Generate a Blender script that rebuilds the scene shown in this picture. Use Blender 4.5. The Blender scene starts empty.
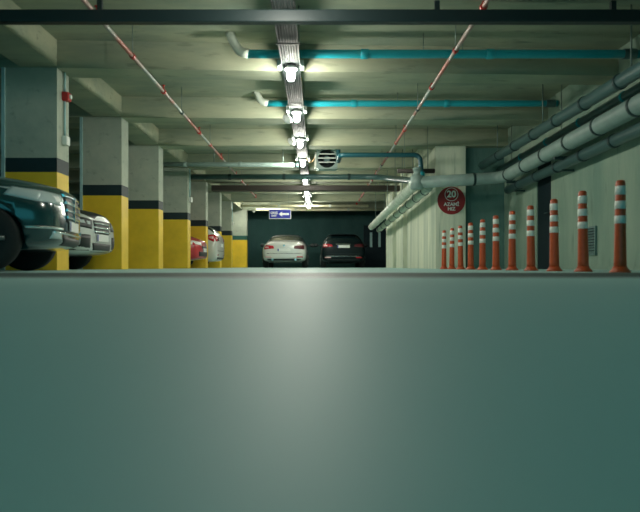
import bpy, bmesh, math, random
from mathutils import Vector, Matrix
from mathutils.bvhtree import BVHTree
random.seed(7)
sc = bpy.context.scene
COL = sc.collection
PI = math.pi
# --------------------------------------------------------------- camera frame
F = 600.0           # focal length in pixels (frame 640 x 512)
VX, VY = 316.5, 266.5   # vanishing point of the aisle in the photograph
CH = 0.05           # camera height above the floor
def wx(px, y): return (px - VX) * y / F
def wz(py, y): return CH + (VY - py) * y / F

# --------------------------------------------------------------- materials
def new_mat(name):
    m = bpy.data.materials.new(name); m.use_nodes = True
    nt = m.node_tree; b = nt.nodes['Principled BSDF']
    return m, nt, b
def mat(name, col, rough=.5, metal=0, coat=0, spec=.5, noise=.0, nscale=8, emit=None, estr=0, bump=0):
    m, nt, b = new_mat(name)
    b.inputs['Base Color'].default_value = (*col, 1)
    b.inputs['Roughness'].default_value = rough
    b.inputs['Metallic'].default_value = metal
    b.inputs['Coat Weight'].default_value = coat
    b.inputs['Coat Roughness'].default_value = .08
    b.inputs['Specular IOR Level'].default_value = spec
    if emit:
        b.inputs['Emission Color'].default_value = (*emit, 1); b.inputs['Emission Strength'].default_value = estr
    if noise or bump:
        tc = nt.nodes.new('ShaderNodeTexCoord'); n = nt.nodes.new('ShaderNodeTexNoise')
        n.inputs['Scale'].default_value = nscale; n.inputs['Detail'].default_value = 6
        nt.links.new(tc.outputs['Object'], n.inputs['Vector'])
        if noise:
            r = nt.nodes.new('ShaderNodeValToRGB')
            r.color_ramp.elements[0].position = .3; r.color_ramp.elements[1].position = .7
            r.color_ramp.elements[0].color = (*[c*(1-noise) for c in col], 1)
            r.color_ramp.elements[1].color = (*[min(1, c*(1+noise*.6)) for c in col], 1)
            nt.links.new(n.outputs['Fac'], r.inputs['Fac']); nt.links.new(r.outputs['Color'], b.inputs['Base Color'])
        if bump:
            bp = nt.nodes.new('ShaderNodeBump'); bp.inputs['Strength'].default_value = bump; bp.inputs['Distance'].default_value = .02
            nt.links.new(n.outputs['Fac'], bp.inputs['Height']); nt.links.new(bp.outputs['Normal'], b.inputs['Normal'])
    return m
def concrete(name, c1, c2, stain, rough=.85, streak=(1, 1, .25), scale=1.6):
    m, nt, b = new_mat(name); L = nt.links
    tc = nt.nodes.new('ShaderNodeTexCoord'); mp = nt.nodes.new('ShaderNodeMapping')
    mp.inputs['Scale'].default_value = streak
    L.new(tc.outputs['Object'], mp.inputs['Vector'])
    n1 = nt.nodes.new('ShaderNodeTexNoise'); n1.inputs['Scale'].default_value = scale; n1.inputs['Detail'].default_value = 8; n1.inputs['Roughness'].default_value = .62
    n2 = nt.nodes.new('ShaderNodeTexNoise'); n2.inputs['Scale'].default_value = scale*5; n2.inputs['Detail'].default_value = 6
    L.new(mp.outputs['Vector'], n1.inputs['Vector']); L.new(mp.outputs['Vector'], n2.inputs['Vector'])
    r1 = nt.nodes.new('ShaderNodeValToRGB'); r1.color_ramp.elements[0].position = .35; r1.color_ramp.elements[1].position = .65
    r1.color_ramp.elements[0].color = (*c1, 1); r1.color_ramp.elements[1].color = (*c2, 1)
    r2 = nt.nodes.new('ShaderNodeValToRGB'); r2.color_ramp.elements[0].position = .60; r2.color_ramp.elements[1].position = .78
    r2.color_ramp.elements[0].color = (0, 0, 0, 1); r2.color_ramp.elements[1].color = (.7, .7, .7, 1)
    mx = nt.nodes.new('ShaderNodeMix'); mx.data_type = 'RGBA'
    L.new(n1.outputs['Fac'], r1.inputs['Fac']); L.new(n2.outputs['Fac'], r2.inputs['Fac'])
    L.new(r2.outputs['Color'], mx.inputs['Factor']); L.new(r1.outputs['Color'], mx.inputs[6]); mx.inputs[7].default_value = (*stain, 1)
    L.new(mx.outputs[2], b.inputs['Base Color'])
    b.inputs['Roughness'].default_value = rough; b.inputs['Specular IOR Level'].default_value = .25
    bp = nt.nodes.new('ShaderNodeBump'); bp.inputs['Strength'].default_value = .25; bp.inputs['Distance'].default_value = .02
    L.new(n2.outputs['Fac'], bp.inputs['Height']); L.new(bp.outputs['Normal'], b.inputs['Normal'])
    return m
M = {}
M['slab'] = concrete('slab_concrete', (.23, .28, .22), (.36, .38, .27), (.13, .17, .14), streak=(.35, 1, 1))
M['beam'] = concrete('beam_concrete', (.25, .30, .23), (.40, .41, .29), (.13, .16, .12), streak=(.3, 1, 1.6))
M['column'] = concrete('column_concrete', (.34, .39, .33), (.46, .49, .40), (.2, .25, .21), streak=(1, 1, 1))
M['pale_column'] = concrete('pale_column_concrete', (.42, .48, .40), (.55, .6, .5), (.3, .35, .3), streak=(1, 1, 1))
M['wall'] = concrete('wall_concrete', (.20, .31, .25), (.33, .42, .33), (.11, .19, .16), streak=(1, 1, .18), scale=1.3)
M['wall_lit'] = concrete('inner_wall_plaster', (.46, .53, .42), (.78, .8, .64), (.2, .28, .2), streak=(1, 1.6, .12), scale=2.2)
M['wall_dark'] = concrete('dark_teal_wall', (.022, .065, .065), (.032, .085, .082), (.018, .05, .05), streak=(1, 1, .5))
M['yellow'] = mat('yellow_paint', (.86, .57, .03), .55, noise=.12, nscale=3)
M['black_band'] = mat('black_band_paint', (.006, .022, .026), .6)
M['green_band'] = mat('green_band_paint', (.02, .12, .10), .6)
M['guard'] = mat('corner_guard', (.35, .55, .55), .5)
M['orange'] = mat('bollard_orange', (.56, .085, .022), .45, noise=.12, nscale=20)
M['white_band'] = mat('reflective_white', (.78, .8, .74), .35)
M['grey_pipe'] = mat('grey_pipe', (.25, .34, .31), .45, noise=.12, nscale=6)
M['dark_pipe'] = mat('dark_grey_pipe', (.06, .13, .13), .35, noise=.15, nscale=6)
M['foil_pipe'] = mat('wrapped_pipe', (.55, .63, .52), .45, noise=.25, nscale=9, bump=.6)
M['teal_pipe'] = mat('blue_pvc', (.015, .36, .44), .35, noise=.08, nscale=4)
M['teal_dark'] = mat('dark_blue_pvc', (.006, .075, .095), .4)
M['pale_fit'] = mat('pale_fitting', (.55, .6, .52), .5)
M['cream'] = mat('cream_pipe', (.75, .72, .5), .5, noise=.15, nscale=3)
M['black'] = mat('black_metal', (.006, .016, .018), .45)
M['brown'] = mat('brown_duct', (.045, .035, .03), .6)
M['clamp'] = mat('dark_clamp', (.03, .06, .06), .5, metal=.4)
M['rod'] = mat('threaded_rod', (.18, .24, .22), .5, metal=.5)
M['tray'] = mat('galvanised_tray', (.028, .038, .037), .75, spec=.12, noise=.15, nscale=12)
M['lamp_white'] = mat('white_lamp_housing', (.8, .82, .78), .4)
M['glow'] = mat('lamp_glow', (1, 1, 1), .4, emit=(1.0, .99, .86), estr=420)
M['glow_tube'] = mat('tube_glow', (1, 1, 1), .4, emit=(1.0, .97, .82), estr=220)
M['red'] = mat('alarm_red', (.45, .02, .015), .4)
M['white'] = mat('white_plastic', (.7, .74, .68), .45)
M['sign_red'] = mat('sign_red', (.30, .018, .02), .5)
M['sign_blue'] = mat('sign_blue', (.008, .018, .33), .45)
M['sign_white'] = mat('sign_white', (.82, .84, .80), .5)
M['door'] = mat('dark_steel_door', (.004, .016, .022), .6, spec=.2)
M['grille'] = mat('vent_grey', (.10, .19, .18), .5, metal=.2)
M['void'] = mat('black_void', (.004, .01, .011), .9)
M['wire'] = mat('tan_wire', (.5, .33, .16), .6)
# vehicles
M['paint_black'] = mat('black_car_paint', (.003, .010, .012), .4, coat=.06, spec=.15)
M['tail_shaded'] = mat('tail_lamp_shaded', (.10, .012, .018), .3)  # tail lamp red with the dimmer side's shade put into the colour
M['paint_dark'] = mat('dark_teal_car_paint', (.010, .055, .058), .2, coat=1)
M['paint_white'] = mat('white_car_paint', (.66, .68, .64), .3, coat=1)
M['paint_silver'] = mat('silver_car_paint', (.62, .66, .64), .3, metal=.2, coat=1)
M['paint_red'] = mat('red_car_paint', (.50, .012, .02), .3, coat=1)
M['glass'] = mat('dark_car_glass', (.004, .013, .015), .12, spec=.3)
M['tyre'] = mat('tyre_rubber', (.008, .012, .012), .8)
M['rim'] = mat('alloy_rim', (.16, .2, .2), .35, metal=.8)
M['chrome'] = mat('chrome', (.72, .78, .78), .16, metal=1)
M['trim'] = mat('black_trim', (.008, .014, .015), .5)
M['head'] = mat('headlamp_glass', (.5, .6, .6), .15, coat=1)
M['tail'] = mat('tail_lamp_red', (.5, .012, .03), .15, coat=1)
M['tail_pale'] = mat('tail_lamp_glint', (.75, .4, .42), .15, coat=1)
M['plate'] = mat('number_plate', (.78, .8, .76), .4)
M['plate_ink'] = mat('plate_ink', (.05, .06, .06), .5)
M['plate_blue'] = mat('plate_blue', (.01, .04, .3), .5)
# sprinkler line: red paint with bare grey lengths along the run
m, nt, b = new_mat('sprinkler_pipe')
tc = nt.nodes.new('ShaderNodeTexCoord'); mp = nt.nodes.new('ShaderNodeMapping'); mp.inputs['Scale'].default_value = (.01, .55, .01)
n = nt.nodes.new('ShaderNodeTexNoise'); n.inputs['Scale'].default_value = 1.3; n.inputs['Detail'].default_value = 3
r = nt.nodes.new('ShaderNodeValToRGB'); r.color_ramp.elements[0].position = .44; r.color_ramp.elements[1].position = .56
r.color_ramp.elements[0].color = (.27, .31, .28, 1); r.color_ramp.elements[1].color = (.40, .12, .09, 1)
nt.links.new(tc.outputs['Object'], mp.inputs['Vector']); nt.links.new(mp.outputs['Vector'], n.inputs['Vector'])
nt.links.new(n.outputs['Fac'], r.inputs['Fac']); nt.links.new(r.outputs['Color'], b.inputs['Base Color']); b.inputs['Roughness'].default_value = .4
M['sprinkler'] = m
# floor: smooth painted concrete with a darker strip running across the aisle
m, nt, b = new_mat('painted_floor'); L = nt.links
tc = nt.nodes.new('ShaderNodeTexCoord'); sx = nt.nodes.new('ShaderNodeSeparateXYZ')
L.new(tc.outputs['Object'], sx.inputs['Vector'])
n = nt.nodes.new('ShaderNodeTexNoise'); n.inputs['Scale'].default_value = 1.2; n.inputs['Detail'].default_value = 5
L.new(tc.outputs['Object'], n.inputs['Vector'])
r = nt.nodes.new('ShaderNodeValToRGB'); r.color_ramp.elements[0].position = .3; r.color_ramp.elements[1].position = .7
r.color_ramp.elements[0].color = (.43, .70, .67, 1); r.color_ramp.elements[1].color = (.50, .77, .73, 1)
L.new(n.outputs['Fac'], r.inputs['Fac'])
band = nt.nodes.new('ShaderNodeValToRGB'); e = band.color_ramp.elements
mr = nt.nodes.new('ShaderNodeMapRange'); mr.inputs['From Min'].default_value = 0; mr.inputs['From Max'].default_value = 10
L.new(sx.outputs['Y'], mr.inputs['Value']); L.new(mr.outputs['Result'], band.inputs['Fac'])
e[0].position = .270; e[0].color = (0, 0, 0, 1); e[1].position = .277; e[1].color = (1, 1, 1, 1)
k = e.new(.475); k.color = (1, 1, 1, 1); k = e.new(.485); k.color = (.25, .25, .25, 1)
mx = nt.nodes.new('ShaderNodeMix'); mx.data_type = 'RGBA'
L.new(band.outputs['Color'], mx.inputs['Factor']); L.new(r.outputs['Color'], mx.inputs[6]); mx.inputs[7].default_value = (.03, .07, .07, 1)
L.new(mx.outputs[2], b.inputs['Base Color']); b.inputs['Roughness'].default_value = .62
b.inputs['Specular IOR Level'].default_value = .65
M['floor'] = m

# --------------------------------------------------------------- mesh helpers
def B(): return bmesh.new()
def box(bm, x0, x1, y0, y1, z0, z1, bev=0, mi=0):
    vs = [bm.verts.new((x, y, z)) for z in (z0, z1) for y in (y0, y1) for x in (x0, x1)]
    fs = []
    for q in ((0, 2, 3, 1), (4, 5, 7, 6), (0, 1, 5, 4), (2, 6, 7, 3), (0, 4, 6, 2), (1, 3, 7, 5)):
        f = bm.faces.new([vs[i] for i in q]); f.material_index = mi; fs.append(f)
    if bev:
        es = list({e for f in fs for e in f.edges})
        bmesh.ops.bevel(bm, geom=es, offset=bev, segments=2, affect='EDGES', profile=.5)
    return bm
def frame_of(t):
    t = t.normalized(); up = Vector((0, 0, 1)) if abs(t.z) < .9 else Vector((1, 0, 0))
    a = t.cross(up).normalized(); return a, a.cross(t).normalized()
def tube(bm, pts, r, seg=14, cap=True):
    pts = [Vector(p) for p in pts]; rings = []
    a0 = None
    for i, p in enumerate(pts):
        t = (pts[min(i+1, len(pts)-1)] - pts[max(i-1, 0)]).normalized()
        if a0 is None: a, c = frame_of(t)
        else:
            a = (a0 - t*a0.dot(t)).normalized(); c = a.cross(t).normalized()
        a0 = a
        rr = r[i] if isinstance(r, (list, tuple)) else r
        rings.append([bm.verts.new(p + (a*math.cos(2*PI*k/seg) + c*math.sin(2*PI*k/seg))*rr) for k in range(seg)])
    for i in range(len(rings)-1):
        for k in range(seg):
            f = bm.faces.new((rings[i][k], rings[i][(k+1) % seg], rings[i+1][(k+1) % seg], rings[i+1][k])); f.smooth = True
    if cap:
        bm.faces.new(rings[0][::-1]); bm.faces.new(rings[-1])
    return bm
def bend(pts, rad, n=6):
    pts = [Vector(p) for p in pts]; out = [pts[0]]
    for i in range(1, len(pts)-1):
        a, p, c = pts[i-1], pts[i], pts[i+1]
        d = min(rad, (a-p).length*.49, (c-p).length*.49)
        s, e = p + (a-p).normalized()*d, p + (c-p).normalized()*d
        for k in range(n+1):
            t = k/n; out.append(s*(1-t)**2 + p*2*t*(1-t) + e*t*t)
    out.append(pts[-1]); return out
def lathe(bm, prof, seg=20, origin=(0, 0, 0), axis='Z'):
    o = Vector(origin); rings = []
    for r, h in prof:
        ring = []
        for k in range(seg):
            a = 2*PI*k/seg; c, s = r*math.cos(a), r*math.sin(a)
            v = {'Z': (c, s, h), 'Y': (c, h, s), 'X': (h, c, s)}[axis]
            ring.append(bm.verts.new(o + Vector(v)))
        rings.append(ring)
    for i in range(len(rings)-1):
        for k in range(seg):
            f = bm.faces.new((rings[i][k], rings[i][(k+1) % seg], rings[i+1][(k+1) % seg], rings[i+1][k])); f.smooth = True
    bm.faces.new(rings[0][::-1]); bm.faces.new(rings[-1])
    return bm
def wloc(o):
    v = Vector(o.location)
    while o.parent: o = o.parent; v = v + Vector(o.location)
    return v
def obj(name, bm, mats, parent=None, loc=None):
    """link a bmesh given in world coordinates as ONE mesh object"""
    bmesh.ops.recalc_face_normals(bm, faces=bm.faces)
    if loc is None:
        xs = [v.co for v in bm.verts]
        lo = Vector([min(v[i] for v in xs) for i in range(3)]); hi = Vector([max(v[i] for v in xs) for i in range(3)])
        loc = Vector(((lo.x+hi.x)/2, (lo.y+hi.y)/2, lo.z))
    loc = Vector(loc)
    bmesh.ops.translate(bm, vec=-loc, verts=bm.verts)
    me = bpy.data.meshes.new(name); bm.to_mesh(me); bm.free()
    for m_ in (mats if isinstance(mats, (list, tuple)) else [mats]): me.materials.append(m_)
    o = bpy.data.objects.new(name, me); COL.objects.link(o)
    if parent: o.parent = parent; o.location = loc - wloc(parent)
    else: o.location = loc
    return o
def tag(o, label=None, cat=None, group=None, kind=None):
    if label: o['label'] = label
    if cat: o['category'] = cat
    if group: o['group'] = group
    if kind: o['kind'] = kind
    return o
def thing(name, label, cat, loc=(0, 0, 0), group=None):
    o = bpy.data.objects.new(name, None); o.empty_display_size = .2; COL.objects.link(o); o.location = loc
    return tag(o, label, cat, group)
def copy_tree(o, parent=None):
    c = o.copy(); COL.objects.link(c)
    if parent: c.parent = parent
    for ch in [x for x in ALLCH.get(o.name, [])]: copy_tree(ch, c)
    return c
ALLCH = {}
def index_children():
    ALLCH.clear()
    for o in bpy.data.objects:
        if o.parent: ALLCH.setdefault(o.parent.name, []).append(o)
def struct(name, bm, m_, parent=None, loc=(0, 0, 0)):
    o = obj(name, bm, m_, parent, loc); o['kind'] = 'structure'; return o
def text_mesh(name, s, size, loc, m_, parent, rot=(PI/2, 0, 0), extrude=.002, bold=.0, sx=1.0):
    cu = bpy.data.curves.new(name, 'FONT'); cu.body = s; cu.size = size; cu.align_x = 'CENTER'; cu.align_y = 'CENTER'
    cu.extrude = extrude; cu.offset = bold
    t = bpy.data.objects.new(name, cu); COL.objects.link(t)
    dg = bpy.context.evaluated_depsgraph_get(); dg.update()
    me = bpy.data.meshes.new_from_object(t.evaluated_get(dg))
    bpy.data.objects.remove(t)
    me.transform(Matrix.Diagonal((sx, 1, 1, 1)))
    from mathutils import Euler
    me.transform(Euler(rot).to_matrix().to_4x4())
    me.materials.clear(); me.materials.append(m_)
    o = bpy.data.objects.new(name, me); COL.objects.link(o)
    o.parent = parent; o.location = Vector(loc) - wloc(parent)
    return o

# --------------------------------------------------------------- the setting
XI = -3.46          # aisle face of the columns on the left
XO = -4.15
XW = 4.2            # right wall
XP = 2.62           # inner wall / pier on the right
SL, BB = 3.07, 2.70 # slab soffit, beam soffit
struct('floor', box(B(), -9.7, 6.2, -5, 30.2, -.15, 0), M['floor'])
ceiling = struct('ceiling', box(B(), -9.7, 6.2, -5, 30.2, SL, SL+.2), M['slab'])
BY = [0.0, 2.7, 5.35, 8.0, 10.65, 13.15, 16.1, 18.75, 21.5, 24.3, 28.2]
SK = [.04, .04, .045, .045, .03, .0, 0, 0, 0, 0, 0]
BD = .42
for y, k in zip(BY, SK):
    bm = B()
    xe = XW if y < 13.3 else 6.0
    def sec(x, yy): return [bm.verts.new((x, yy+a, z)) for a, z in ((0, BB), (BD, BB), (BD, SL+.01), (0, SL+.01))]
    ss = [sec(-9.5, y), sec(XI, y), sec(xe, y + k*(xe-XI))]
    for i in range(2):
        for j in range(4): bm.faces.new((ss[i][j], ss[i][(j+1) % 4], ss[i+1][(j+1) % 4], ss[i+1][j]))
    bm.faces.new(ss[0][::-1]); bm.faces.new(ss[2])
    obj('transverse_beam', bm, M['beam'], ceiling)
ys = [-5] + BY + [30]
for i in range(len(ys)-1):
    a = ys[i] + (BD if i else 0)
    obj('longitudinal_beam', box(B(), XI-.5, XI, a, ys[i+1], BB+.015, SL+.01), M['beam'], ceiling)
# right wall with a door opening
bm = B()
D0, D1 = 10.74, 11.44
box(bm, XW, XW+.25, -5, D0, 0, SL); box(bm, XW, XW+.25, D1, 13.65, 0, SL); box(bm, XW, XW+.25, D0, D1, 2.15, SL)
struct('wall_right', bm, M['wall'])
dr = struct('door_1', box(B(), XW+.02, XW+.08, D0, D1, 0, 2.15, .004), M['door'])
obj('door_handle', tube(B(), bend([(XW+.03, D0+.1, 1.02), (XW-.04, D0+.1, 1.02), (XW-.04, D0+.22, 1.02)], .02), .01), M['clamp'], dr)
M['wall_alcove'] = concrete('alcove_concrete_shaded', (.09, .19, .175), (.14, .25, .22), (.06, .12, .11), streak=(1, 1, .2))  # wall concrete with the shade under the pipes put into the colour
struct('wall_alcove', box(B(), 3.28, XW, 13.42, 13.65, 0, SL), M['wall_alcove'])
bm = B()
box(bm, XP, 3.28, 13.2, 17.3, 0, SL); box(bm, XP+.5, 3.28, 17.3, 18.15, 0, SL); box(bm, XP, 3.28, 18.15, 19.7, 0, SL)
box(bm, XP+.5, 3.28, 19.7, 20.7, 0, SL); box(bm, XP, 3.28, 20.7, 22.6, 0, SL)
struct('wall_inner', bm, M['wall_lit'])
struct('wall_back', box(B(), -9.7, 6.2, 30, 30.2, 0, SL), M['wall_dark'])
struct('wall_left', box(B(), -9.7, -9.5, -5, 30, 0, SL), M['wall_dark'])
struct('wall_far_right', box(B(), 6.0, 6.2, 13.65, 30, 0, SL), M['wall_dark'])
d2 = struct('door_2', box(B(), 2.35, 3.75, 29.93, 29.99, 0, 2.1, .005), M['door'])
for x in (2.72, 3.14): obj('reflection_strip', box(B(), x-.06, x+.06, 29.90, 29.94, 1.02, 1.75), M['guard'], d2)  # pale strips painted in for light reflected by the door glass
# skirting line of rough mortar along the right wall
struct('baseboard_right', box(B(), XW-.025, XW, -5, D0, 0, .05), M['wall'])

# --------------------------------------------------------------- columns
def column(y, depth, x0, x1, label, band='black_band', shaft='column', hb=(1.31, 1.50)):
    r = thing('concrete_column', label, 'column', ((x0+x1)/2, y+depth/2, 0), 'columns beside the parking bays')
    bm = B()
    for (a, c, mi) in ((0, hb[0], 0), (hb[0], hb[1], 1), (hb[1], BB+.002, 2)):
        box(bm, x0, x1, y, y+depth, a, c, 0, mi)
    obj('shaft', bm, [M['yellow'], M[band], M[shaft]], r)
    obj('corner_guard', box(B(), x0-.045, x0, y-.02, y+.03, 0, BB), M['guard'], r)
    return r
clab = ['nearest concrete column, yellow foot half hidden by dark car, red alarm on it',
        'concrete column with yellow foot and black band behind the silver white car nose',
        'third concrete column from the camera, yellow foot, bare bay on its left',
        'fourth concrete column from the camera, yellow foot, just before the red car',
        'narrow looking concrete column standing between the red car and the white hatchback',
        'concrete column half hidden behind the rear of the white hatchback',
        'grey concrete column with yellow foot right of the white hatchback',
        'pale farthest column with green band and bright yellow foot at aisle end']
CY = BY[3:]
for y, l in zip(CY, clab):
    if y < 28: column(y, .38, XO, XI, l)
    else: column(y, .4, -3.95, -3.28, l, 'green_band', 'pale_column', (1.3, 1.5))

# --------------------------------------------------------------- bollards
def bollard(h=.765):
    r = thing('bollard', '', 'bollard', (0, 0, 0), 'orange bollards along the right wall')
    obj('base', lathe(B(), [(.082, 0), (.08, .012), (.062, .03), (.052, .05)], 24), M['orange'], r)
    rad = lambda z: .05 - .013*z/h
    obj('post', lathe(B(), [(rad(0), .03), (rad(.1), .1), (rad(h*.5), h*.5), (rad(h), h-.018), (rad(h)-.006, h-.005), (rad(h)-.016, h)], 24), M['orange'], r)
    for a, c in ((.064, .158), (.226, .312), (.385, .468)):
        z0, z1 = h*(1-c), h*(1-a)
        obj('reflective_band', lathe(B(), [(rad(z0)+.0005, z0), (rad(z0)+.0028, z0+.002), (rad(z1)+.0028, z1-.002), (rad(z1)+.0005, z1)], 24), M['white_band'], r)
    return r
bl = ['largest orange bollard, rightmost of the row, nearest the camera',
      'orange bollard with the wall vent grille just behind its right side',
      'third orange bollard from the right, just right of the dark doorway',
      'orange bollard just left of the dark doorway in the right wall',
      'fifth orange bollard from the right, before the pale end of the right wall',
      'sixth and middle orange bollard, counted from the right end of the row',
      'orange bollard sixth from the left, in front of the shaded alcove',
      'orange bollard fourth from the left, right of the round red sign',
      'orange bollard third from left, standing below right edge of round red sign',
      'orange bollard second from the left, standing below the round red sign',
      'smallest orange bollard, leftmost of the row below left side of red sign']
bl[6] = 'orange bollard fifth from the left, in front of the shaded alcove'
b0 = bollard(); index_children()
for i, l in enumerate(bl):
    o = b0 if i == 0 else copy_tree(b0)
    o.location = (2.52, 4.98 + .688*i, 0); o['label'] = l
    o.rotation_euler = (random.uniform(-.012, .012), random.uniform(-.012, .012), random.uniform(0, 3))

# --------------------------------------------------------------- pipes
def rod(p, root, z1=SL, r=.006, name='hanger_rod'):
    obj(name, tube(B(), [p, (p[0], p[1], z1)], r, 8), M['rod'], root)
def ring(p, d, r, w, m_, root, name='coupling'):
    p, d = Vector(p), Vector(d).normalized()
    obj(name, tube(B(), [p-d*w/2, p-d*w*.45, p+d*w*.45, p+d*w/2], [r*.96, r, r, r*.96], 16), m_, root)
def along(a, c, n0, n1, step):
    a, c = Vector(a), Vector(c); Ln = (c-a).length; t = n0
    while t < Ln - n1:
        yield a + (c-a)*(t/Ln); t += step
# sprinkler lines
def sprinkler(x, z, y0, y1, label, ph):
    o = obj('sprinkler_pipe', tube(B(), [(x, y0+(y1-y0)*k/20, z) for k in range(21)], .025, 14), M['sprinkler'])
    tag(o, label, 'pipe', 'sprinkler pipes under the ceiling')
    y = y0 + ph
    k = 0
    while y < y1:
        ring((x, y, z), (0, 1, 0), .035, .07, M['clamp'] if k % 2 else M['red'], o)
        ring((x, y+1.5, z), (0, 1, 0), .038, .05, M['red'], o, 'tee')
        obj('sprinkler_head', lathe(B(), [(.014, z+.02), (.014, z+.06), (.008, z+.065), (.008, z+.085), (.03, z+.09), (.03, z+.094)], 12, (x, y+1.5, 0)), M['red'], o)
        # rods stay between beams
        yy = y
        for by in BY:
            if by-.1 < yy < by+BD+.5: yy = by+BD+.6
        rod((x, yy, z), o); y += 2.7; k += 1
sprinkler(-2.27, 2.645, 1, 22.5, 'thin red and grey sprinkler pipe, left of the cable tray', 1.0)
sprinkler(1.67, 2.645, 1, 24, 'thin red and grey sprinkler pipe, right of the cable tray', .8)
# black bar across the near ceiling
by = 6.0; bz = wz(17.2, by)
bar = obj('black_service_duct', box(B(), -5.6, XW, by-.05, by+.05, bz-.062, bz+.062, .012), M['black'])
tag(bar, 'long black duct hanging straight across the near ceiling from side to side', 'duct')
for px in (100, 437, 613):
    x = wx(px, by); obj('drop_bracket', box(B(), x-.025, x+.025, by-.02, by+.02, bz+.05, SL), M['black'], bar)
# blue drain pipes across the aisle
def blue_pipe(y, z, x0, x1, label):
    o = obj('drain_pipe', tube(B(), [(x0+(x1-x0)*k/12, y, z) for k in range(13)], .055, 18), M['teal_pipe'])
    tag(o, label, 'pipe', 'blue drain pipes in front of the beams')
    obj('elbow', tube(B(), bend([(x0+.02, y, z), (x0-.10, y, z+.03), (x0-.2, y-.02, z+.2), (x0-.22, y-.02, SL)], .06), .06, 16), M['pale_fit'], o)
    for t in (.3, .62): ring((x0+(x1-x0)*t, y, z), (1, 0, 0), .064, .1, M['teal_pipe'], o)
    for t in (.45, .55): rod((x0+(x1-x0)*t, y, z), o)
    ring((x1-.12, y, z), (1, 0, 0), .068, .16, M['dark_pipe'], o)
    return o
blue_pipe(7.78, wz(54, 7.78), -.9, 4.18, 'blue drain pipe across the ceiling, nearest of the blue pipes')
blue_pipe(10.42, wz(103.5, 10.42), -.86, 4.18, 'blue drain pipe across the ceiling behind the first beam')
# grey pipe emerging from behind the third column
o = obj('water_pipe', tube(B(), [(-3.9, 14.6, wz(164, 14.6)), (-.5, 14.6, wz(165, 14.6))], .055, 16), M['grey_pipe'])
tag(o, 'grey pipe from behind the third column to the cable tray', 'pipe')
for px in (214, 283): rod((wx(px, 14.6), 14.6, wz(164, 14.6)), o, r=.012)
for px in (185, 240): ring((wx(px, 14.6), 14.6, wz(164.3, 14.6)), (1, 0, 0), .065, .08, M['grey_pipe'], o)
obj('cap', tube(B(), [(-.52, 14.6, wz(165, 14.6)), (-.44, 14.6, wz(165, 14.6))], .062, 16), M['clamp'], o)
# long dark pipe that bends down to the junction on the right
JX, JY, JZ = 2.06, 12.3, wz(182.5, 12.3)
o = obj('water_pipe', tube(B(), bend([(-3.9, 16.62, 2.533), (1.75, 16.62, 2.533), (2.0, 15.6, 2.33), (JX, JY+.25, JZ+.06), (JX, JY, JZ+.02)], .5, 8), .075, 18), M['dark_pipe'])
tag(o, 'dark grey pipe crossing below the ceiling and bending down to right junction', 'pipe')
for x in (-2.4, -.9, .9): ring((x, 16.62, 2.533), (1, 0, 0), .086, .08, M['clamp'], o); rod((x, 16.62, 2.55), o)
# brown duct farther back
o = obj('brown_duct', box(B(), -3.3, XP, 18.8, 19.12, wz(191, 18.9), wz(185.6, 18.9), .02), M['brown'])
tag(o, 'dark brown duct crossing the ceiling beyond the long dark pipe', 'duct')
for x in (-2.6, 0, 2): rod((x, 18.95, 2.55), o, z1=BB, r=.01)
# pale pipes over the far parked cars
for y, z, r_, x0, x1, l in ((25.4, 2.62, .05, -3.2, 2.2, 'cream pipe across the far ceiling, before the far parked cars'),
                        (26.9, 2.60, .06, -2.7, 3.2, 'cream pipe across the far ceiling, above the far parked cars')):
    o = obj('ceiling_pipe', tube(B(), [(x0, y, z), (x1, y, z)], r_, 14), M['cream']); tag(o, l, 'pipe', 'cream pipes over the far cars')
    for t in (.15, .5, .85): rod((x0+(x1-x0)*t, y, z), o, r=.008)
    for t in (.3, .7): ring((x0+(x1-x0)*t, y, z), (1, 0, 0), r_+.012, .09, M['pale_fit'], o)
# right hand pipes along the wall
def wall_pipe(path, r_, m_, label, step, cm, grp, rad=.35, arms=True, first=.6):
    o = obj('wall_pipe', tube(B(), bend(path, rad, 8), r_, 22), m_); tag(o, label, 'pipe', grp)
    for i in range(len(path)-1):
        for p in along(path[i], path[i+1], first, .35, step):
            ring(p, Vector(path[i+1])-Vector(path[i]), r_+.012, .05, cm, o, 'clamp')
    return o
g = 'big pipes along the right wall'
pA = wall_pipe([(3.62, -2, 2.26), (3.62, 13.1, 2.25)], .085, M['dark_pipe'], 'dark upper pipe running along the right wall below the ceiling', .95, M['clamp'], g)
for y in (3.2, 6.9, 9.6, 12): rod((3.62, y, 2.3), pA, r=.01)
zb0, zb1 = 2.02, 1.87
pB = wall_pipe([(3.82, -2, 2.13), (3.82, 12.3, zb1-.0), (JX, JY, JZ)], .122, M['grey_pipe'], 'thick pale grey pipe along right wall, turning left above the round sign', .95, M['clamp'], g)
for y in (2, 4.4, 6.9, 9.6, 12): 
    z = 2.13 + (y+2)/14.3*(zb1-2.13)
    obj('wall_bracket', box(B(), 3.8, XW, y-.03, y+.03, z-.16, z-.11), M['clamp'], pB)
pC = wall_pipe([(4.02, -2, 1.94), (4.02, 12.6, 1.66)], .085, M['dark_pipe'], 'dark lower pipe tucked under the thick pale pipe at right wall', .95, M['clamp'], g)
for y in (2.2, 4.6, 7.1, 9.8, 12.1):
    z = 1.94 + (y+2)/14.6*(1.66-1.94)
    obj('wall_bracket', box(B(), 4.0, XW, y-.025, y+.025, z-.11, z-.08), M['clamp'], pC)
pG = wall_pipe([(4.0, 2, 2.36), (4.0, 13.2, 2.16)], .06, M['dark_pipe'], 'thin dark pipe between the upper pipe and the right wall', 1.3, M['teal_pipe'], g)
for y in (3.2, 6.8, 9.8, 12.3): rod((4.0, y, 2.2), pG, r=.008)
g2 = 'wrapped pipes running back from the junction'
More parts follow.
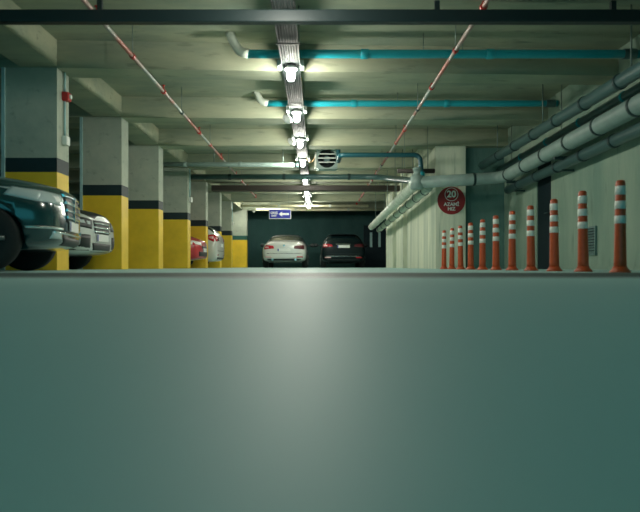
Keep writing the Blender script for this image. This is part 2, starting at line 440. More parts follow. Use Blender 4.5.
pD = wall_pipe([(JX, JY, JZ), (2.03, 22.2, wz(227, 22.2))], .11, M['foil_pipe'], 'bumpy pale wrapped pipe running back from the junction, left of the pair', 1.1, M['pale_fit'], g2, first=.5)
pE = wall_pipe([(2.36, 12.55, JZ-.06), (2.31, 22.2, wz(230, 22.2))], .09, M['foil_pipe'], 'pale wrapped pipe running back close to the inner wall, right of the pair', 1.1, M['clamp'], g2, first=.5)
for y in (14.2, 15.5, 17.2, 20.6): rod((2.03, y, 1.7), pD, r=.009)
for y in (14.6, 17.6, 20.7): rod((2.34, y, 1.6), pE, r=.009)
# junction valve and blue drop
o = obj('pipe_junction', lathe(B(), [(.09, JZ-.15), (.135, JZ-.13), (.135, JZ+.13), (.09, JZ+.15), (.07, JZ+.17), (.07, JZ+.26), (.09, JZ+.26), (.09, JZ+.3)], 20, (JX, JY, 0)), M['grey_pipe'])
tag(o, 'blue grey junction fitting where the right hand pipes meet', 'fitting')
bdrop = obj('drain_pipe', tube(B(), bend([(.5, 13.75, SL), (.5, 13.75, 2.45), (.5, 12.75, wz(155, 12.75)), (2.2, 12.75, wz(155, 12.75)), (2.22, 12.65, JZ+.1)], .14, 8), .05, 16), M['teal_dark'])
tag(bdrop, 'dark blue drain pipe bending down onto the right hand pipe junction', 'pipe')
ring((2.22, 12.66, JZ+.22), (0, 0, 1), .065, .1, M['teal_pipe'], bdrop)
o = obj('insulated_stub', tube(B(), [(1.75, 12.95, wz(171, 12.95)), (2.55, 12.95, wz(171, 12.95))], .05, 14), M['brown'])
tag(o, 'short brown insulated pipe just above the right hand junction', 'pipe'); rod((1.9, 12.95, wz(171, 12.95)), o); rod((2.4, 12.95, wz(171, 12.95)), o)

# --------------------------------------------------------------- cable tray and lamps
TX, TZ = -.33, 2.655
tray = thing('cable_tray', 'long galvanised cable tray running down the middle of the ceiling', 'cable tray', (TX, 12, TZ))
bm = B(); y0, y1 = -1.5, 25.6
box(bm, TX-.115, TX+.115, y0, y1, TZ-.004, TZ)
obj('tray_base', bm, M['tray'], tray)
for s in (-1, 1):
    bm = B(); box(bm, TX+s*.115-.004, TX+s*.115+.004, y0, y1, TZ-.02, TZ+.035); obj('side_rail', bm, M['tray'], tray)
for k in range(7):
    x = TX - .09 + .03*k; obj('rib', tube(B(), [(x, y0, TZ-.004), (x, y1, TZ-.004)], .008, 8), M['tray'], tray)
for y in (1.9, 4.4, 6.95, 9.6, 12.2, 15, 17.9, 20.7, 23.2):
    for s in (-1, 1): rod((TX+s*.125, y, TZ-.01), tray)
    obj('cross_bar', box(B(), TX-.14, TX+.14, y-.012, y+.012, TZ-.035, TZ-.02), M['tray'], tray)
def lamp():
    r = thing('tray_lamp', '', 'lamp', (0, 0, 0), 'lamps under the cable tray')
    obj('socket', lathe(B(), [(.05, 0), (.075, -.03), (.082, -.05), (.076, -.05), (.032, -.035), (.03, -.06)], 20), M['lamp_white'], r)
    pr = []
    for k in range(11):
        a = PI*k/10; pr.append((max(.052*math.sin(a)**.8, .004), -.05-.075*(1-math.cos(a))))
    obj('bulb', lathe(B(), pr, 20), M['glow'], r)
    for s in (-1, 1):
        obj('side_clip', box(B(), s*.147-.022, s*.147+.022, -.09, .09, -.035, .05, .006), M['lamp_white'], r)
    return r
l0 = lamp(); index_children()
LY = [wl for wl in (5.2, 7.75, 9.95, 12.1, 14.4, 17.5, 19.9, 22.0, 24.7)]
ll = ['lamp under the cable tray just beyond the top of the frame',
      'nearest and largest glowing lamp under the cable tray',
      'second glowing lamp under the tray, beside the larger white disc',
      'third glowing lamp under the tray, beside the smaller white disc',
      'glowing lamp under the tray beside the louvred ventilation fan',
      'glowing lamp under the tray just beyond the ventilation fan',
      'glowing lamp under the tray half hidden behind the brown duct',
      'second farthest glowing lamp under the cable tray',
      'farthest glowing lamp under the tray, over the gap between far cars']
for i, (y, l) in enumerate(zip(LY, ll)):
    o = l0 if i == 0 else copy_tree(l0)
    o.location = (TX, y, TZ-.012); o['label'] = l
# white discs beside lamps 2 and 3
for i, (px, py, y, l) in enumerate(((287.5, 119, 9.8, 'larger tilted white disc on an arm left of the second lamp'),
                              (291.5, 141.5, 12.0, 'smaller tilted white disc on an arm left of the third lamp'))):
    x, z = wx(px, y), wz(py, y)
    r = thing('white_disc_lamp', l, 'lamp', (x, y, z), 'white discs beside the tray')
    bm = lathe(B(), [(.02, .05), (.05, .03), (.085, .0), (.085, -.012), (.07, -.014)], 20)
    bmesh.ops.rotate(bm, cent=(0, 0, 0), matrix=Matrix.Rotation(math.radians(60), 3, 'X') @ Matrix.Rotation(math.radians(35), 3, 'Y'), verts=bm.verts)
    bmesh.ops.translate(bm, vec=(x, y, z), verts=bm.verts)
    obj('disc', bm, M['lamp_white'], r)
    obj('arm', tube(B(), [(x, y+.02, z+.03), (TX-.12, y+.03, TZ)], .01, 8), M['lamp_white'], r)

# unseen batten lamp added on the slab to brighten the far column and ceiling
for x, l in ((-2.55, 'added batten lamp hidden behind the far ceiling beam, beside the pale farthest column'),):
    r = thing('added_batten_lamp', l, 'lamp', (x, 26.4, SL-.07))
    obj('housing', box(B(), x-.6, x+.6, 26.36, 26.44, SL-.07, SL+.002, .006), M['lamp_white'], r)
    obj('tube', tube(B(), [(x-.57, 26.4, SL-.09), (x+.57, 26.4, SL-.09)], .02, 12), M['glow_tube'], r)
# ventilation fan
fy = 14.25
fx0, fx1, fz0, fz1 = wx(316.5, fy), wx(337.5, fy), wz(169, fy), wz(148, fy)
fan = thing('ventilation_fan', 'boxy grey ventilation fan with louvred round mouth hanging right of tray', 'fan', ((fx0+fx1)/2, fy, fz0))
fc = ((fx0+fx1)/2, (fz0+fz1)/2); hw = (fx1-fx0)/2; fr = hw*.88
bm = B()
N = 40
def fpt(a, sq):
    c, s = math.cos(a), math.sin(a)
    if sq:
        k = hw/max(abs(c), abs(s)); return (fc[0]+c*k, fc[1]+s*k)
    return (fc[0]+c*fr, fc[1]+s*fr)
rings = []
for (sq, yy) in ((False, fy+.25), (False, fy), (True, fy), (True, fy+.3)):
    rings.append([bm.verts.new((fpt(2*PI*(k+.5)/N, sq)[0], yy, fpt(2*PI*(k+.5)/N, sq)[1])) for k in range(N)])
for i in range(3):
    for k in range(N): bm.faces.new((rings[i][k], rings[i][(k+1) % N], rings[i+1][(k+1) % N], rings[i+1][k]))
bm.faces.new(rings[0]); bm.faces.new(rings[3])
for f in bm.faces:
    if f.calc_center_median().y > fy+.2 and len(f.verts) > 4: f.material_index = 1
obj('casing', bm, [M['grey_pipe'], M['void']], fan)
for k in range(3):
    z = fc[1] + fr*(.5-.45*k); w = math.sqrt(max(0, fr*fr-(z-fc[1])**2))
    bm = box(B(), fc[0]-w, fc[0]+w, fy-.005, fy+.03, z-.012, z+.012); obj('louvre', bm, M['white'], fan)
obj('motor_hub', lathe(B(), [(.07, fy+.05), (.08, fy+.07), (.08, fy+.24)], 16, (fc[0], 0, fc[1]), 'Y'), M['dark_pipe'], fan)
obj('side_bracket', box(B(), fx0-.04, fx0-.005, fy-.01, fy+.05, fz0, fz1-.1, .004), M['white'], fan)
for x in (fx0+.06, fx1-.06): rod((x, fy+.15, fz1-.01), fan, r=.01)
o = obj('cable', tube(B(), bend([(TX+.1, 14.3, TZ-.03), (TX+.18, 14.28, wz(163, 14.28)), (fx0-.09, 14.27, wz(161, 14.27)), (fx0-.03, 14.27, wz(157, 14.27))], .08), .012, 8), M['wire'])
tag(o, 'tan cable looping from the cable tray to the ventilation fan', 'cable')

# --------------------------------------------------------------- signs and small fittings
# round speed sign on the pier
sy = 13.2; scx, scz = wx(451.3, sy), wz(200.6, sy); sr = .305
sg = thing('speed_sign', 'round dark red speed limit sign on the concrete pier end', 'sign', (scx, sy, scz-sr))
obj('disc', lathe(B(), [(sr, sy), (sr, sy-.012), (sr-.004, sy-.015)], 48, (scx, 0, scz), 'Y'), M['sign_red'], sg)
bm = B(); N = 48; rc = (scx, scz+.135); rr = []
for (ra, yy) in ((.148, sy-.0145), (.148, sy-.0175), (.136, sy-.0175), (.136, sy-.0145)):
    rr.append([bm.verts.new((rc[0]+ra*math.cos(2*PI*k/N), yy, rc[1]+ra*math.sin(2*PI*k/N))) for k in range(N)])
for i in range(4):
    for k in range(N): bm.faces.new((rr[i][k], rr[i][(k+1) % N], rr[(i+1) % 4][(k+1) % N], rr[(i+1) % 4][k]))
obj('number_ring', bm, M['sign_white'], sg)
text_mesh('speed_number', '20', .20, (scx, sy-.017, rc[1]), M['sign_white'], sg, bold=.006)
text_mesh('lettering', 'AZAM\u0130', .105, (scx, sy-.017, scz-.085), M['sign_white'], sg, bold=.003)
text_mesh('lettering', 'HIZ', .105, (scx, sy-.017, scz-.185), M['sign_white'], sg, bold=.003)
# blue hanging sign
hy = 21.0
hx0, hx1, hz0, hz1 = wx(269, hy), wx(291, hy), wz(218.8, hy), wz(209.3, hy)
hs = thing('direction_sign', 'blue hanging direction sign with white arrow above the white coupe', 'sign', ((hx0+hx1)/2, hy, hz0))
obj('frame', box(B(), hx0, hx1, hy, hy+.03, hz0, hz1, .004), M['sign_white'], hs)
obj('panel', box(B(), hx0+.018, hx1-.018, hy-.006, hy+.002, hz0+.018, hz1-.018), M['sign_blue'], hs)
hm = (hz0+hz1)/2; hwid = hx1-hx0
text_mesh('lettering', '\u00c7IKI\u015e', .105, (hx0+hwid*.23, hy-.008, hm+.04), M['sign_white'], hs, bold=.003)
text_mesh('lettering', 'EXIT', .085, (hx0+hwid*.23, hy-.008, hm-.06), M['sign_white'], hs, bold=.003)
bm = B()
ax0, ax1 = hx0+hwid*.44, hx1-hwid*.09
pts = [(ax0, hm), (ax0+.12, hm+.085), (ax0+.12, hm+.035), (ax1, hm+.035), (ax1, hm-.035), (ax0+.12, hm-.035), (ax0+.12, hm-.085)]
f1 = [bm.verts.new((x, hy-.0085, z)) for x, z in pts]; f2 = [bm.verts.new((x, hy-.006, z)) for x, z in pts]
bm.faces.new(f1); bm.faces.new(f2[::-1])
for k in range(len(pts)): bm.faces.new((f1[k], f1[(k+1) % 7], f2[(k+1) % 7], f2[k]))
obj('arrow', bm, M['sign_white'], hs)
for x in (hx0+.08, hx1-.08): rod((x, hy+.015, hz1-.005), hs, r=.004)
# wall vent
vy0, vy1 = 8.98, 9.48; vz0, vz1 = .22, .66
v = thing('wall_vent', 'slatted vent grille low on the right wall between two bollards', 'vent', (XW, (vy0+vy1)/2, vz0))
bm = B(); 
for a in ((vy0, vy0+.03, vz0, vz1), (vy1-.03, vy1, vz0, vz1), (vy0+.03, vy1-.03, vz0, vz0+.03), (vy0+.03, vy1-.03, vz1-.03, vz1)):
    box(bm, XW-.03, XW, *a)
obj('frame', bm, M['grille'], v)
obj('back_plate', box(B(), XW-.006, XW, vy0+.03, vy1-.03, vz0+.03, vz1-.03), M['void'], v)
bm = B()
for k in range(9):
    z = vz0+.045+k*.042; vs = [bm.verts.new(p) for p in ((XW-.028, vy0+.03, z-.012), (XW-.028, vy1-.03, z-.012), (XW-.006, vy1-.03, z+.016), (XW-.006, vy0+.03, z+.016),
         (XW-.028, vy0+.03, z-.006), (XW-.028, vy1-.03, z-.006), (XW-.006, vy1-.03, z+.022), (XW-.006, vy0+.03, z+.022))]
    for q in ((0, 1, 2, 3), (7, 6, 5, 4), (0, 4, 5, 1), (1, 5, 6, 2), (2, 6, 7, 3), (3, 7, 4, 0)): bm.faces.new([vs[i] for i in q])
obj('slats', bm, M['grille'], v)
# alarm, junction box and conduit on the first column (aisle face)
cy = CY[0]+.2
az = wz(97, cy); jz = wz(141, cy)
a = thing('alarm_sounder', 'small red fire alarm box high on the nearest column', 'alarm', (XI, cy, az-.06))
obj('housing', box(B(), XI, XI+.09, cy-.06, cy+.06, az-.06, az+.06, .012), M['red'], a)
obj('lens', lathe(B(), [(.035, XI+.088), (.03, XI+.11), (.015, XI+.118)], 14, (0, cy, az), 'X'), M['white'], a)
j = thing('junction_box', 'white junction box with conduit on the aisle side of the nearest column', 'box', (XI, cy, jz-.06))
obj('housing', box(B(), XI, XI+.07, cy-.06, cy+.06, jz-.06, jz+.06, .008), M['white'], j)
obj('conduit', tube(B(), [(XI+.02, cy, jz+.05), (XI+.02, cy, az-.06)], .014, 10), M['guard'], j)
obj('conduit', tube(B(), [(XI+.02, cy, az+.06), (XI+.02, cy, BB)], .014, 10), M['guard'], j)
for (yy, h, l) in ((CY[3]+.2, 1.85, 'small white junction box on the aisle side of the fourth column'), (CY[6]+.2, 1.80, 'small white junction box on the grey column near the aisle end')):
    j = thing('junction_box', l, 'box', (XI, yy, h-.06))
    obj('housing', box(B(), XI, XI+.08, yy-.07, yy+.07, h-.06, h+.08, .01), M['white'], j)
    obj('conduit', tube(B(), [(XI+.02, yy, h+.06), (XI+.02, yy, BB)], .016, 10), M['guard'], j)
d = thing('smoke_detector', 'small white smoke detector dome below the far left ceiling beam', 'detector', (wx(254, 28.4), 28.4, BB-.1))
obj('base', lathe(B(), [(.09, BB), (.09, BB-.03), (.085, BB-.035)], 20, (wx(254, 28.4), 28.4, 0)), M['white'], d)
obj('dome', lathe(B(), [(.075, BB-.034), (.07, BB-.06), (.05, BB-.085), (.02, BB-.1)], 20, (wx(254, 28.4), 28.4, 0)), M['white'], d)

# --------------------------------------------------------------- cars (built facing +X at the origin)
SEDAN = [(-2.32, .70, .40, .72, .90, .58), (-2.24, .83, .30, .80, 1.0, .66), (-2.0, .885, .24, .86, 1.045, .69), (-1.5, .90, .2, .90, 1.06, .70),
         (-.78, .905, .19, .91, 1.345, .64), (-.1, .905, .19, .90, 1.40, .65), (.4, .905, .19, .89, 1.37, .64), (1.12, .90, .19, .88, 1.0, .70),
         (1.7, .89, .2, .80, .93, .66), (2.1, .84, .23, .70, .82, .58), (2.28, .68, .30, .60, .72, .45)]
LIMO = [(-2.32, .70, .40, .75, .92, .58), (-2.2, .84, .30, .84, 1.02, .66), (-1.9, .89, .24, .88, 1.08, .69), (-1.4, .90, .2, .92, 1.10, .70),
        (-.7, .905, .19, .93, 1.40, .55), (0, .905, .19, .92, 1.45, .57), (.45, .905, .19, .92, 1.42, .57), (1.10, .90, .19, .92, 1.05, .70),
        (1.65, .895, .2, .86, .985, .66), (2.02, .87, .22, .80, .93, .60), (2.20, .80, .25, .72, .89, .50), (2.29, .66, .30, .60, .83, .40)]
HATCH = [(-2.1, .72, .40, .72, .86, .62), (-2.05, .84, .30, .86, 1.0, .70), (-1.92, .885, .24, .93, 1.08, .72), (-1.62, .90, .2, .95, 1.40, .68),
         (-.9, .905, .19, .95, 1.46, .66), (-.1, .905, .19, .94, 1.48, .59), (.5, .905, .19, .93, 1.42, .58), (1.15, .90, .19, .90, 1.05, .70),
         (1.6, .885, .2, .84, .97, .66), (1.95, .83, .23, .74, .86, .58), (2.1, .68, .30, .62, .76, .45)]
VAN = [(-2.1, .74, .36, .72, .90, .64), (-2.06, .85, .28, .90, 1.08, .72), (-1.98, .885, .22, .98, 1.12, .74), (-1.82, .90, .2, 1.0, 1.42, .70),
       (-.9, .905, .19, .98, 1.50, .66), (-.1, .905, .19, .96, 1.50, .66), (.5, .905, .19, .95, 1.44, .64)] + HATCH[7:]
def make_car(name, label, st, paint, wx_, wr=.325, group='parked cars', black_roof=False, shaded_hood=False):
    root = thing(name, label, 'car', (0, 0, 0), group)
    bm = B(); rings = []
    for (x, w, zb, zs, zt, r_) in st:
        zm = zb + (zs-zb)*.55
        half = [(0, zb), (w*.82, zb), (w*.96, zb+.09), (w, zm), (w*.975, zs), (r_, zt-.035), (r_*.6, zt), (0, zt+.012)]
        ring_ = [bm.verts.new((x, y, z)) for y, z in half] + [bm.verts.new((x, -y, z)) for y, z in half[-2:0:-1]]
        rings.append(ring_)
    n = 14
    rearw = [i for i in range(len(st)-1) if st[i+1][4]-st[i][4] > .2][0]
    wind = [i for i in range(len(st)-1) if st[i][4]-st[i+1][4] > .2][-1]
    for i in range(len(rings)-1):
        for k in range(n):
            f = bm.faces.new((rings[i][k], rings[i][(k+1) % n], rings[i+1][(k+1) % n], rings[i+1][k])); f.smooth = True
            if i == rearw and k in (5, 6, 7, 8): f.material_index = 2
            elif black_roof and rearw <= i < wind and k in (5, 6, 7, 8): f.material_index = 5
            elif black_roof and i == rearw and k in (4, 9): f.material_index = 5
            elif i == wind and k in (5, 6, 7, 8): f.material_index = 1
            elif shaded_hood and wind < i and k in (5, 6, 7, 8): f.material_index = 5
            elif rearw < i < wind and k == 4: f.material_index = 3
            elif rearw < i < wind and k == 9: f.material_index = 4
    for rg, fl in ((rings[0], 1), (rings[-1], 0)):
        def fc_(l):
            f = bm.faces.new(l if fl else l[::-1]); f.smooth = True
        fc_([rg[0], rg[1], rg[13]]); fc_([rg[6], rg[7], rg[8]])
        for k in range(1, 6): fc_([rg[k], rg[k+1], rg[14-k-1], rg[14-k]])
    bmesh.ops.recalc_face_normals(bm, faces=bm.faces)
    me = bpy.data.meshes.new('tmp'); bm.to_mesh(me); bm.free()
    for k in range(6): me.materials.append(M['glass'])
    tmp = bpy.data.objects.new('tmp', me); COL.objects.link(tmp)
    md = tmp.modifiers.new('s', 'SUBSURF'); md.levels = 2; md.render_levels = 2
    cutters = []
    for x in wx_:
        for s in (-1, 1):
            cb = lathe(B(), [(wr+.045, .60*s), (wr+.045, 1.2*s)], 36, (x, 0, wr), 'Y')
            bmesh.ops.recalc_face_normals(cb, faces=cb.faces)
            cm = bpy.data.meshes.new('cut'); cb.to_mesh(cm); cb.free()
            for k in range(6): cm.materials.append(M['glass'])
            co = bpy.data.objects.new('cut', cm); COL.objects.link(co); cutters.append(co)
            bo = tmp.modifiers.new('b', 'BOOLEAN'); bo.operation = 'DIFFERENCE'; bo.object = co; bo.solver = 'EXACT'
    dg = bpy.context.evaluated_depsgraph_get(); dg.update()
    res = bpy.data.meshes.new_from_object(tmp.evaluated_get(dg))
    bpy.data.objects.remove(tmp)
    for c in cutters: bpy.data.objects.remove(c)
    full = B(); full.from_mesh(res); bvh = BVHTree.FromBMesh(full)
    for mi, nm, mt in ((0, 'body', paint), (1, 'windscreen', M['glass']), (2, 'rear_window', M['glass']), (3, 'side_windows', M['glass']), (4, 'side_windows', M['glass']), (5, 'bonnet' if shaded_hood else 'roof', M['trim'])):
        p = full.copy()
        bmesh.ops.delete(p, geom=[f for f in p.faces if f.material_index != mi], context='FACES')
        for f in p.faces: f.material_index = 0
        if len(p.faces) == 0: p.free(); continue
        me2 = bpy.data.meshes.new(nm); p.to_mesh(me2); p.free(); me2.materials.append(mt)
        o = bpy.data.objects.new(nm, me2); COL.objects.link(o); o.parent = root
    full.free()
    for x in wx_:
        for s in (-1, 1):
            yc = s*.79
            w = obj('wheel', lathe(B(), [(wr*.62, -.1), (wr*.93, -.105), (wr, -.075), (wr, .075), (wr*.93, .105), (wr*.62, .1)], 36, (x, yc, wr), 'Y'), M['tyre'], root, (x, yc, wr))
            bm = lathe(B(), [(wr*.66, s*.085-.01), (wr*.66, s*.085+.01), (wr*.60, s*.085+.012*s)], 36, (x, yc, wr), 'Y')
            for k in range(5):
                a = 2*PI*k/5; d_ = Vector((math.cos(a), 0, math.sin(a)))
                tube(bm, [Vector((x, yc+s*.1, wr))+d_*.03, Vector((x, yc+s*.1, wr))+d_*wr*.64], [.035, .025], 6)
            lathe(bm, [(.05, s*.09), (.05, s*.115), (.03, s*.118)], 16, (x, yc, wr), 'Y')
            obj('rim', bm, M['rim'], w)
    for s in (-1, 1):
        mx_ = [i for i in range(len(st)-1) if st[i][4]-st[i+1][4] > .2][-1]; xx = st[mx_+1][0]-.32; zz = st[mx_+1][4]-.02
        bm = lathe(B(), [(.03, -.06), (.075, -.05), (.085, 0), (.07, .05), (.03, .075)], 16, (xx, s*1.1, zz), 'X')
        for v_ in bm.verts: v_.co.y = s*1.1 + (v_.co.y - s*1.1)*1.35
        tube(bm, [(xx, s*.86, zz-.03), (xx, s*1.02, zz)], .02, 8)
        obj('mirror', bm, M['trim'], root)
    return root, bvh
def patch(car, bvh, name, cn, side, m_, n=(10, 4), off=.006, parent=None):
    """surface detail conformed to the body: cn = four (u,z) corners bl, br, tr, tl; u = y for front / rear, x for the sides"""
    d = {'front': Vector((-1, 0, 0)), 'rear': Vector((1, 0, 0)), 'right': Vector((0, 1, 0)), 'left': Vector((0, -1, 0))}[side]
    bm = B(); g = []; gb = []
    for jz_ in range(n[1]+1):
        t = jz_/n[1]; r1 = []; r2 = []
        for iu in range(n[0]+1):
            s = iu/n[0]
            u = (cn[0][0]*(1-s)+cn[1][0]*s)*(1-t) + (cn[3][0]*(1-s)+cn[2][0]*s)*t
            z = (cn[0][1]*(1-s)+cn[1][1]*s)*(1-t) + (cn[3][1]*(1-s)+cn[2][1]*s)*t
            q = Vector((0, u, z)) - d*4 if side in ('front', 'rear') else Vector((u, 0, z)) - d*4
            h = bvh.ray_cast(q, d)
            if h[0] is None: p = bvh.find_nearest(q + d*2.0)[0]
            else: p = h[0]
            r1.append(bm.verts.new(p - d*off)); r2.append(bm.verts.new(p + d*.012))
        g.append(r1); gb.append(r2)
    for a in range(n[1]):
        for c in range(n[0]):
            f = bm.faces.new((g[a][c], g[a][c+1], g[a+1][c+1], g[a+1][c])); f.smooth = True
            bm.faces.new((gb[a][c], gb[a+1][c], gb[a+1][c+1], gb[a][c+1]))
    for a in range(n[1]):
        bm.faces.new((g[a][0], g[a+1][0], gb[a+1][0], gb[a][0])); bm.faces.new((g[a][-1], gb[a][-1], gb[a+1][-1], g[a+1][-1]))
    for c in range(n[0]):
        bm.faces.new((g[0][c], gb[0][c], gb[0][c+1], g[0][c+1])); bm.faces.new((g[-1][c], g[-1][c+1], gb[-1][c+1], gb[-1][c]))
    return obj(name, bm, m_, parent or car)
def R4(u0, u1, z0, z1): return [(u0, z0), (u1, z0), (u1, z1), (u0, z1)]
def plate(car, bvh, side, y0, z0, w=.5, h=.11, strip=True):
    d = 1 if side == 'front' else -1
    hx = max((bvh.ray_cast(Vector((d*4, y, z)), Vector((-d, 0, 0)))[0].x*d for y in (y0-w/2, y0, y0+w/2) for z in (z0, z0+h)))
    x = d*(hx+.004)
    p = obj('number_plate', box(B(), min(x, x+d*.012), max(x, x+d*.012), y0-w/2, y0+w/2, z0, z0+h, .003), M['plate'], car)
    xf = x+d*.0125
    sg_ = -d   # viewed from outside, left of the plate
    obj('country_strip', box(B(), min(xf, xf+d*.002), max(xf, xf+d*.002), *sorted((y0+sg_*(-1)*(-w/2+.0)*1, y0+sg_*(-1)*(-w/2+.045))), z0+.006, z0+h-.006), M['plate_blue'], p)
    k = 0
    return p
# -- dark saloon at the left, nose towards the aisle
c, bv = make_car('car', 'dark saloon car parked nose out at far left, nearest the camera', LIMO, M['paint_dark'], (-1.3, 1.62), .325)
hl = lambda s: [(s*.50, .67), (s*.80, .69), (s*.82, .83), (s*.47, .79)]
for s in (-1, 1):
    q = hl(s); q = q if s > 0 else [q[1], q[0], q[3], q[2]]
    h = patch(c, bv, 'headlamp', q, 'front', M['head'], (14, 6), .008)
    patch(c, bv, 'lamp_lens', R4(min(s*.55, s*.64), max(s*.55, s*.64), .70, .77), 'front', M['lamp_white'], (5, 4), .014, h)
    patch(c, bv, 'fog_lamp', R4(min(s*.52, s*.72), max(s*.52, s*.72), .33, .40), 'front', M['head'], (6, 3), .008)
    patch(c, bv, 'chrome_strip', R4(min(s*.50, s*.80), max(s*.50, s*.80), .425, .45), 'front', M['chrome'], (10, 2), .012)
    sd = 'right' if s < 0 else 'left'
    patch(c, bv, 'headlamp_wing', [(1.80, .745), (2.10, .69), (2.12, .80), (1.86, .835)], sd, M['head'], (8, 4), .007)
    patch(c, bv, 'chrome_strip', R4(1.95, 2.16, .425, .45), sd, M['chrome'], (6, 2), .010)
    patch(c, bv, 'indicator', R4(1.28, 1.36, .72, .755), sd, M['head'], (4, 2), .008)
gr = patch(c, bv, 'grille', [(-.34, .52), (.34, .52), (.42, .83), (-.42, .83)], 'front', M['trim'], (12, 8), .008)
for k in range(4):
    z = .56+.075*k; w_ = .35+.022*k
    patch(c, bv, 'grille_bar', R4(-w_, w_, z, z+.028), 'front', M['chrome'], (12, 2), .022, gr)
patch(c, bv, 'grille_bar', R4(-.03, .03, .53, .82), 'front', M['chrome'], (2, 6), .024, gr)
patch(c, bv, 'intake', [(-.42, .27), (.42, .27), (.48, .36), (-.48, .36)], 'front', M['trim'], (12, 4), .006)
patch(c, bv, 'bumper_lip', R4(-.7, .7, .385, .405), 'front', M['chrome'], (16, 2), .012)
plate(c, bv, 'front', 0, .43)
c.rotation_euler = (0, 0, math.radians(12)); c.location = (-2.70-2.31*math.cos(math.radians(12)), 6.72-2.31*math.sin(math.radians(12)), 0)
# -- silver white car behind it; its bonnet's dark reflection is put into the colour
c, bv = make_car('car', 'silver white car with only its nose showing beyond the dark saloon', LIMO, M['paint_silver'], (-1.3, 1.5), .32, shaded_hood=True)
for s in (-1, 1):
    q = [(s*.42, .62), (s*.80, .64), (s*.80, .82), (s*.40, .76)]; q = q if s > 0 else [q[1], q[0], q[3], q[2]]
    h = patch(c, bv, 'headlamp', q, 'front', M['trim'], (12, 5), .008)
    for k in range(2): patch(c, bv, 'lamp_lens', R4(min(s*(.47+.14*k), s*(.56+.14*k)), max(s*(.47+.14*k), s*(.56+.14*k)), .685+.015*k, .735+.015*k), 'front', M['head'], (4, 4), .014, h)
    patch(c, bv, 'side_intake', R4(min(s*.47, s*.80), max(s*.47, s*.80), .29, .53), 'front', M['trim'], (8, 4), .007)
gr = patch(c, bv, 'grille', [(-.3, .56), (.3, .56), (.36, .76), (-.36, .76)], 'front', M['trim'], (12, 6), .008)
for k in range(3): patch(c, bv, 'grille_bar', R4(-.34, .34, .58+.065*k, .60+.065*k), 'front', M['chrome'], (12, 2), .018, gr)
patch(c, bv, 'intake', [(-.36, .27), (.36, .27), (.40, .41), (-.40, .41)], 'front', M['trim'], (12, 4), .006)
for sd in ('left', 'right'):
    patch(c, bv, 'headlamp_wing', [(1.86, .66), (2.15, .62), (2.15, .80), (1.92, .85)], sd, M['trim'], (8, 4), .007)
    it = patch(c, bv, 'side_intake', R4(1.98, 2.2, .29, .53), sd, M['trim'], (8, 4), .007)
    for k in range(3): patch(c, bv, 'intake_slat', R4(2.0, 2.2, .34+.06*k, .355+.06*k), sd, M['chrome'], (5, 2), .014, it)
plate(c, bv, 'front', 0, .44)
c.location = (-3.38-2.31, 9.53, 0)
# -- red car
c, bv = make_car('car', 'red car with only its front corner showing between two yellow columns', HATCH, M['paint_red'], (-1.25, 1.3), .31)
for s in (-1, 1):
    q = [(s*.40, .64), (s*.74, .68), (s*.74, .80), (s*.42, .73)]; q = q if s > 0 else [q[1], q[0], q[3], q[2]]
    patch(c, bv, 'headlamp', q, 'front', M['lamp_white'], (10, 5), .008)
patch(c, bv, 'intake', [(-.6, .34), (.6, .34), (.62, .47), (-.62, .47)], 'front', M['trim'], (14, 4), .007)
patch(c, bv, 'grille', R4(-.35, .35, .57, .64), 'front', M['trim'], (10, 3), .007)
patch(c, bv, 'headlamp_wing', [(1.55, .70), (1.9, .66), (1.9, .76), (1.6, .80)], 'right', M['lamp_white'], (8, 4), .008)
plate(c, bv, 'front', 0, .47)
c.location = (-3.28-2.1, 17.62, 0)
# -- white hatchback parked nose in
c, bv = make_car('car', 'white hatchback with only its red tail lamp corner showing between columns', VAN, M['paint_white'], (-1.25, 1.3), .31)
def rear_bits(c, bv, zt0, zt1, yi, yo, pz, lamp_m=('tail', 'tail'), body_m=('tail', 'tail')):
    for i, s in enumerate((-1, 1)):
        q = [(s*yi, zt0+.03), (s*yo, zt0), (s*yo, zt1), (s*(yi+.04), zt1-.04)]; q = q if s > 0 else [q[1], q[0], q[3], q[2]]
        t = patch(c, bv, 'tail_lamp', q, 'rear', M[body_m[i]], (10, 6), .008)
        zz = (zt0+zt1)/2; a, b_ = sorted((s*(yi+.22), s*(yo-.04)))
        patch(c, bv, 'lamp_lens', R4(a, b_, zz-.045, zz+.02), 'rear', M[lamp_m[i]], (6, 3), .014, t)
        a, b_ = sorted((s*.5, s*.74)); patch(c, bv, 'reflector', R4(a, b_, .40, .445), 'rear', M['tail_pale'] if s > 0 else M['tail'], (8, 2), .008)
    patch(c, bv, 'bumper_diffuser', [(-.62, .28), (.62, .28), (.68, .35), (-.68, .35)], 'rear', M['trim'], (14, 3), .008)
    patch(c, bv, 'boot_seam', R4(-.68, .68, .555, .57), 'rear', M['trim'], (14, 2), .004)
    plate(c, bv, 'rear', 0, pz)
rear_bits(c, bv, .86, 1.10, .45, .82, .70, ('tail_pale', 'tail_pale'))
for sd in ('left', 'right'):
    h = patch(c, bv, 'tail_lamp', [(-2.0, .84), (-1.72, .96), (-1.70, 1.06), (-2.0, 1.10)], sd, M['tail'], (8, 5), .009)
    patch(c, bv, 'lamp_lens', [(-1.96, .93), (-1.84, .97), (-1.82, 1.02), (-1.96, 1.04)], sd, M['tail_pale'], (5, 3), .016, h)
c.rotation_euler = (0, 0, PI); c.location = (-3.2-2.1, 20.22, 0)
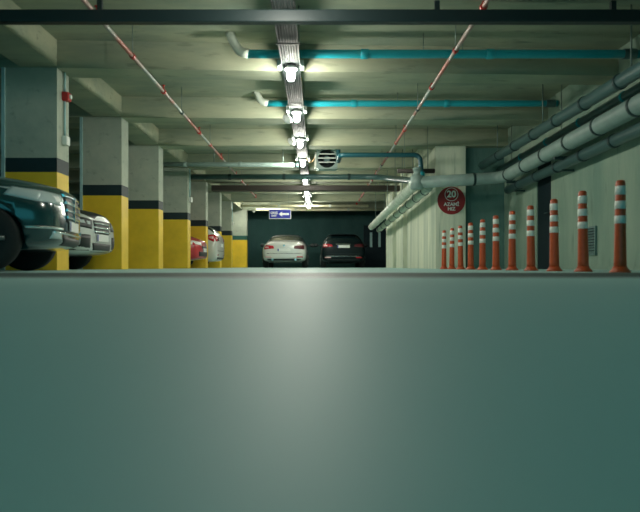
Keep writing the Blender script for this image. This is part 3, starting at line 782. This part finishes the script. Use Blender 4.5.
# -- white coupe at the far end, rear towards the camera
c, bv = make_car('car', 'white coupe seen from behind at the far end, below the blue sign', SEDAN, M['paint_white'], (-1.35, 1.4), .33, black_roof=True)
rear_bits(c, bv, .72, .90, .38, .79, .64, ('tail_shaded', 'tail_pale'), ('tail_shaded', 'tail'))  # left lens glint and right lamp shade are both put into the colours
em = lathe(B(), [(.04, -2.335), (.038, -2.345), (.03, -2.348)], 20, (0, 0, .87), 'X')
obj('badge', em, M['chrome'], c)
for s in (-1, 1): obj('exhaust', lathe(B(), [(.04, -2.33), (.042, -2.2)], 16, (0, s*.45, .32), 'X'), M['chrome'], c)
c.rotation_euler = (0, 0, PI/2); c.location = (wx(284, 23.4), 23.4+2.32, 0)
# -- black hatchback beside it
c, bv = make_car('car', 'black hatchback seen from behind at far end, right of the white coupe', HATCH, M['paint_black'], (-1.25, 1.3), .33)
rear_bits(c, bv, .84, 1.0, .42, .83, .82, ('tail_shaded', 'tail_pale'), ('tail_shaded', 'tail'))  # pink glint coloured into the left lamp, shade into the right
patch(c, bv, 'chrome_strip', R4(-.3, .3, .96, .985), 'rear', M['chrome'], (8, 2), .010)
patch(c, bv, 'chrome_strip', R4(-.7, .7, .47, .485), 'rear', M['chrome'], (12, 2), .008)
obj('roof_spoiler', box(B(), -1.72, -1.45, -.52, .52, 1.375, 1.40, .01), M['paint_black'], c)
c.scale = (1, 1, .97)
c.rotation_euler = (0, 0, PI/2); c.location = (wx(343.5, 23.9), 23.9+2.1, 0)

# --------------------------------------------------------------- world, camera
w = bpy.data.worlds.new('world'); sc.world = w; w.use_nodes = True
bg = w.node_tree.nodes['Background']; bg.inputs['Color'].default_value = (.07, .52, .60, 1); bg.inputs['Strength'].default_value = 1.1
cam = bpy.data.cameras.new('camera'); co = bpy.data.objects.new('camera', cam); COL.objects.link(co)
cam.sensor_fit = 'HORIZONTAL'; cam.sensor_width = 36; cam.lens = 36*F/640
cam.shift_x = (320-VX)/640; cam.shift_y = (VY-256)/640
cam.clip_start = .01
co.location = (0, 0, CH); co.rotation_euler = (PI/2, 0, 0)
cam.dof.use_dof = True; cam.dof.focus_distance = 13; cam.dof.aperture_fstop = 1.6
sc.camera = co
vs_ = sc.view_settings
vs_.view_transform = 'Standard'; vs_.look = 'None'; vs_.gamma = 1; vs_.use_curve_mapping = False; vs_.exposure = .32
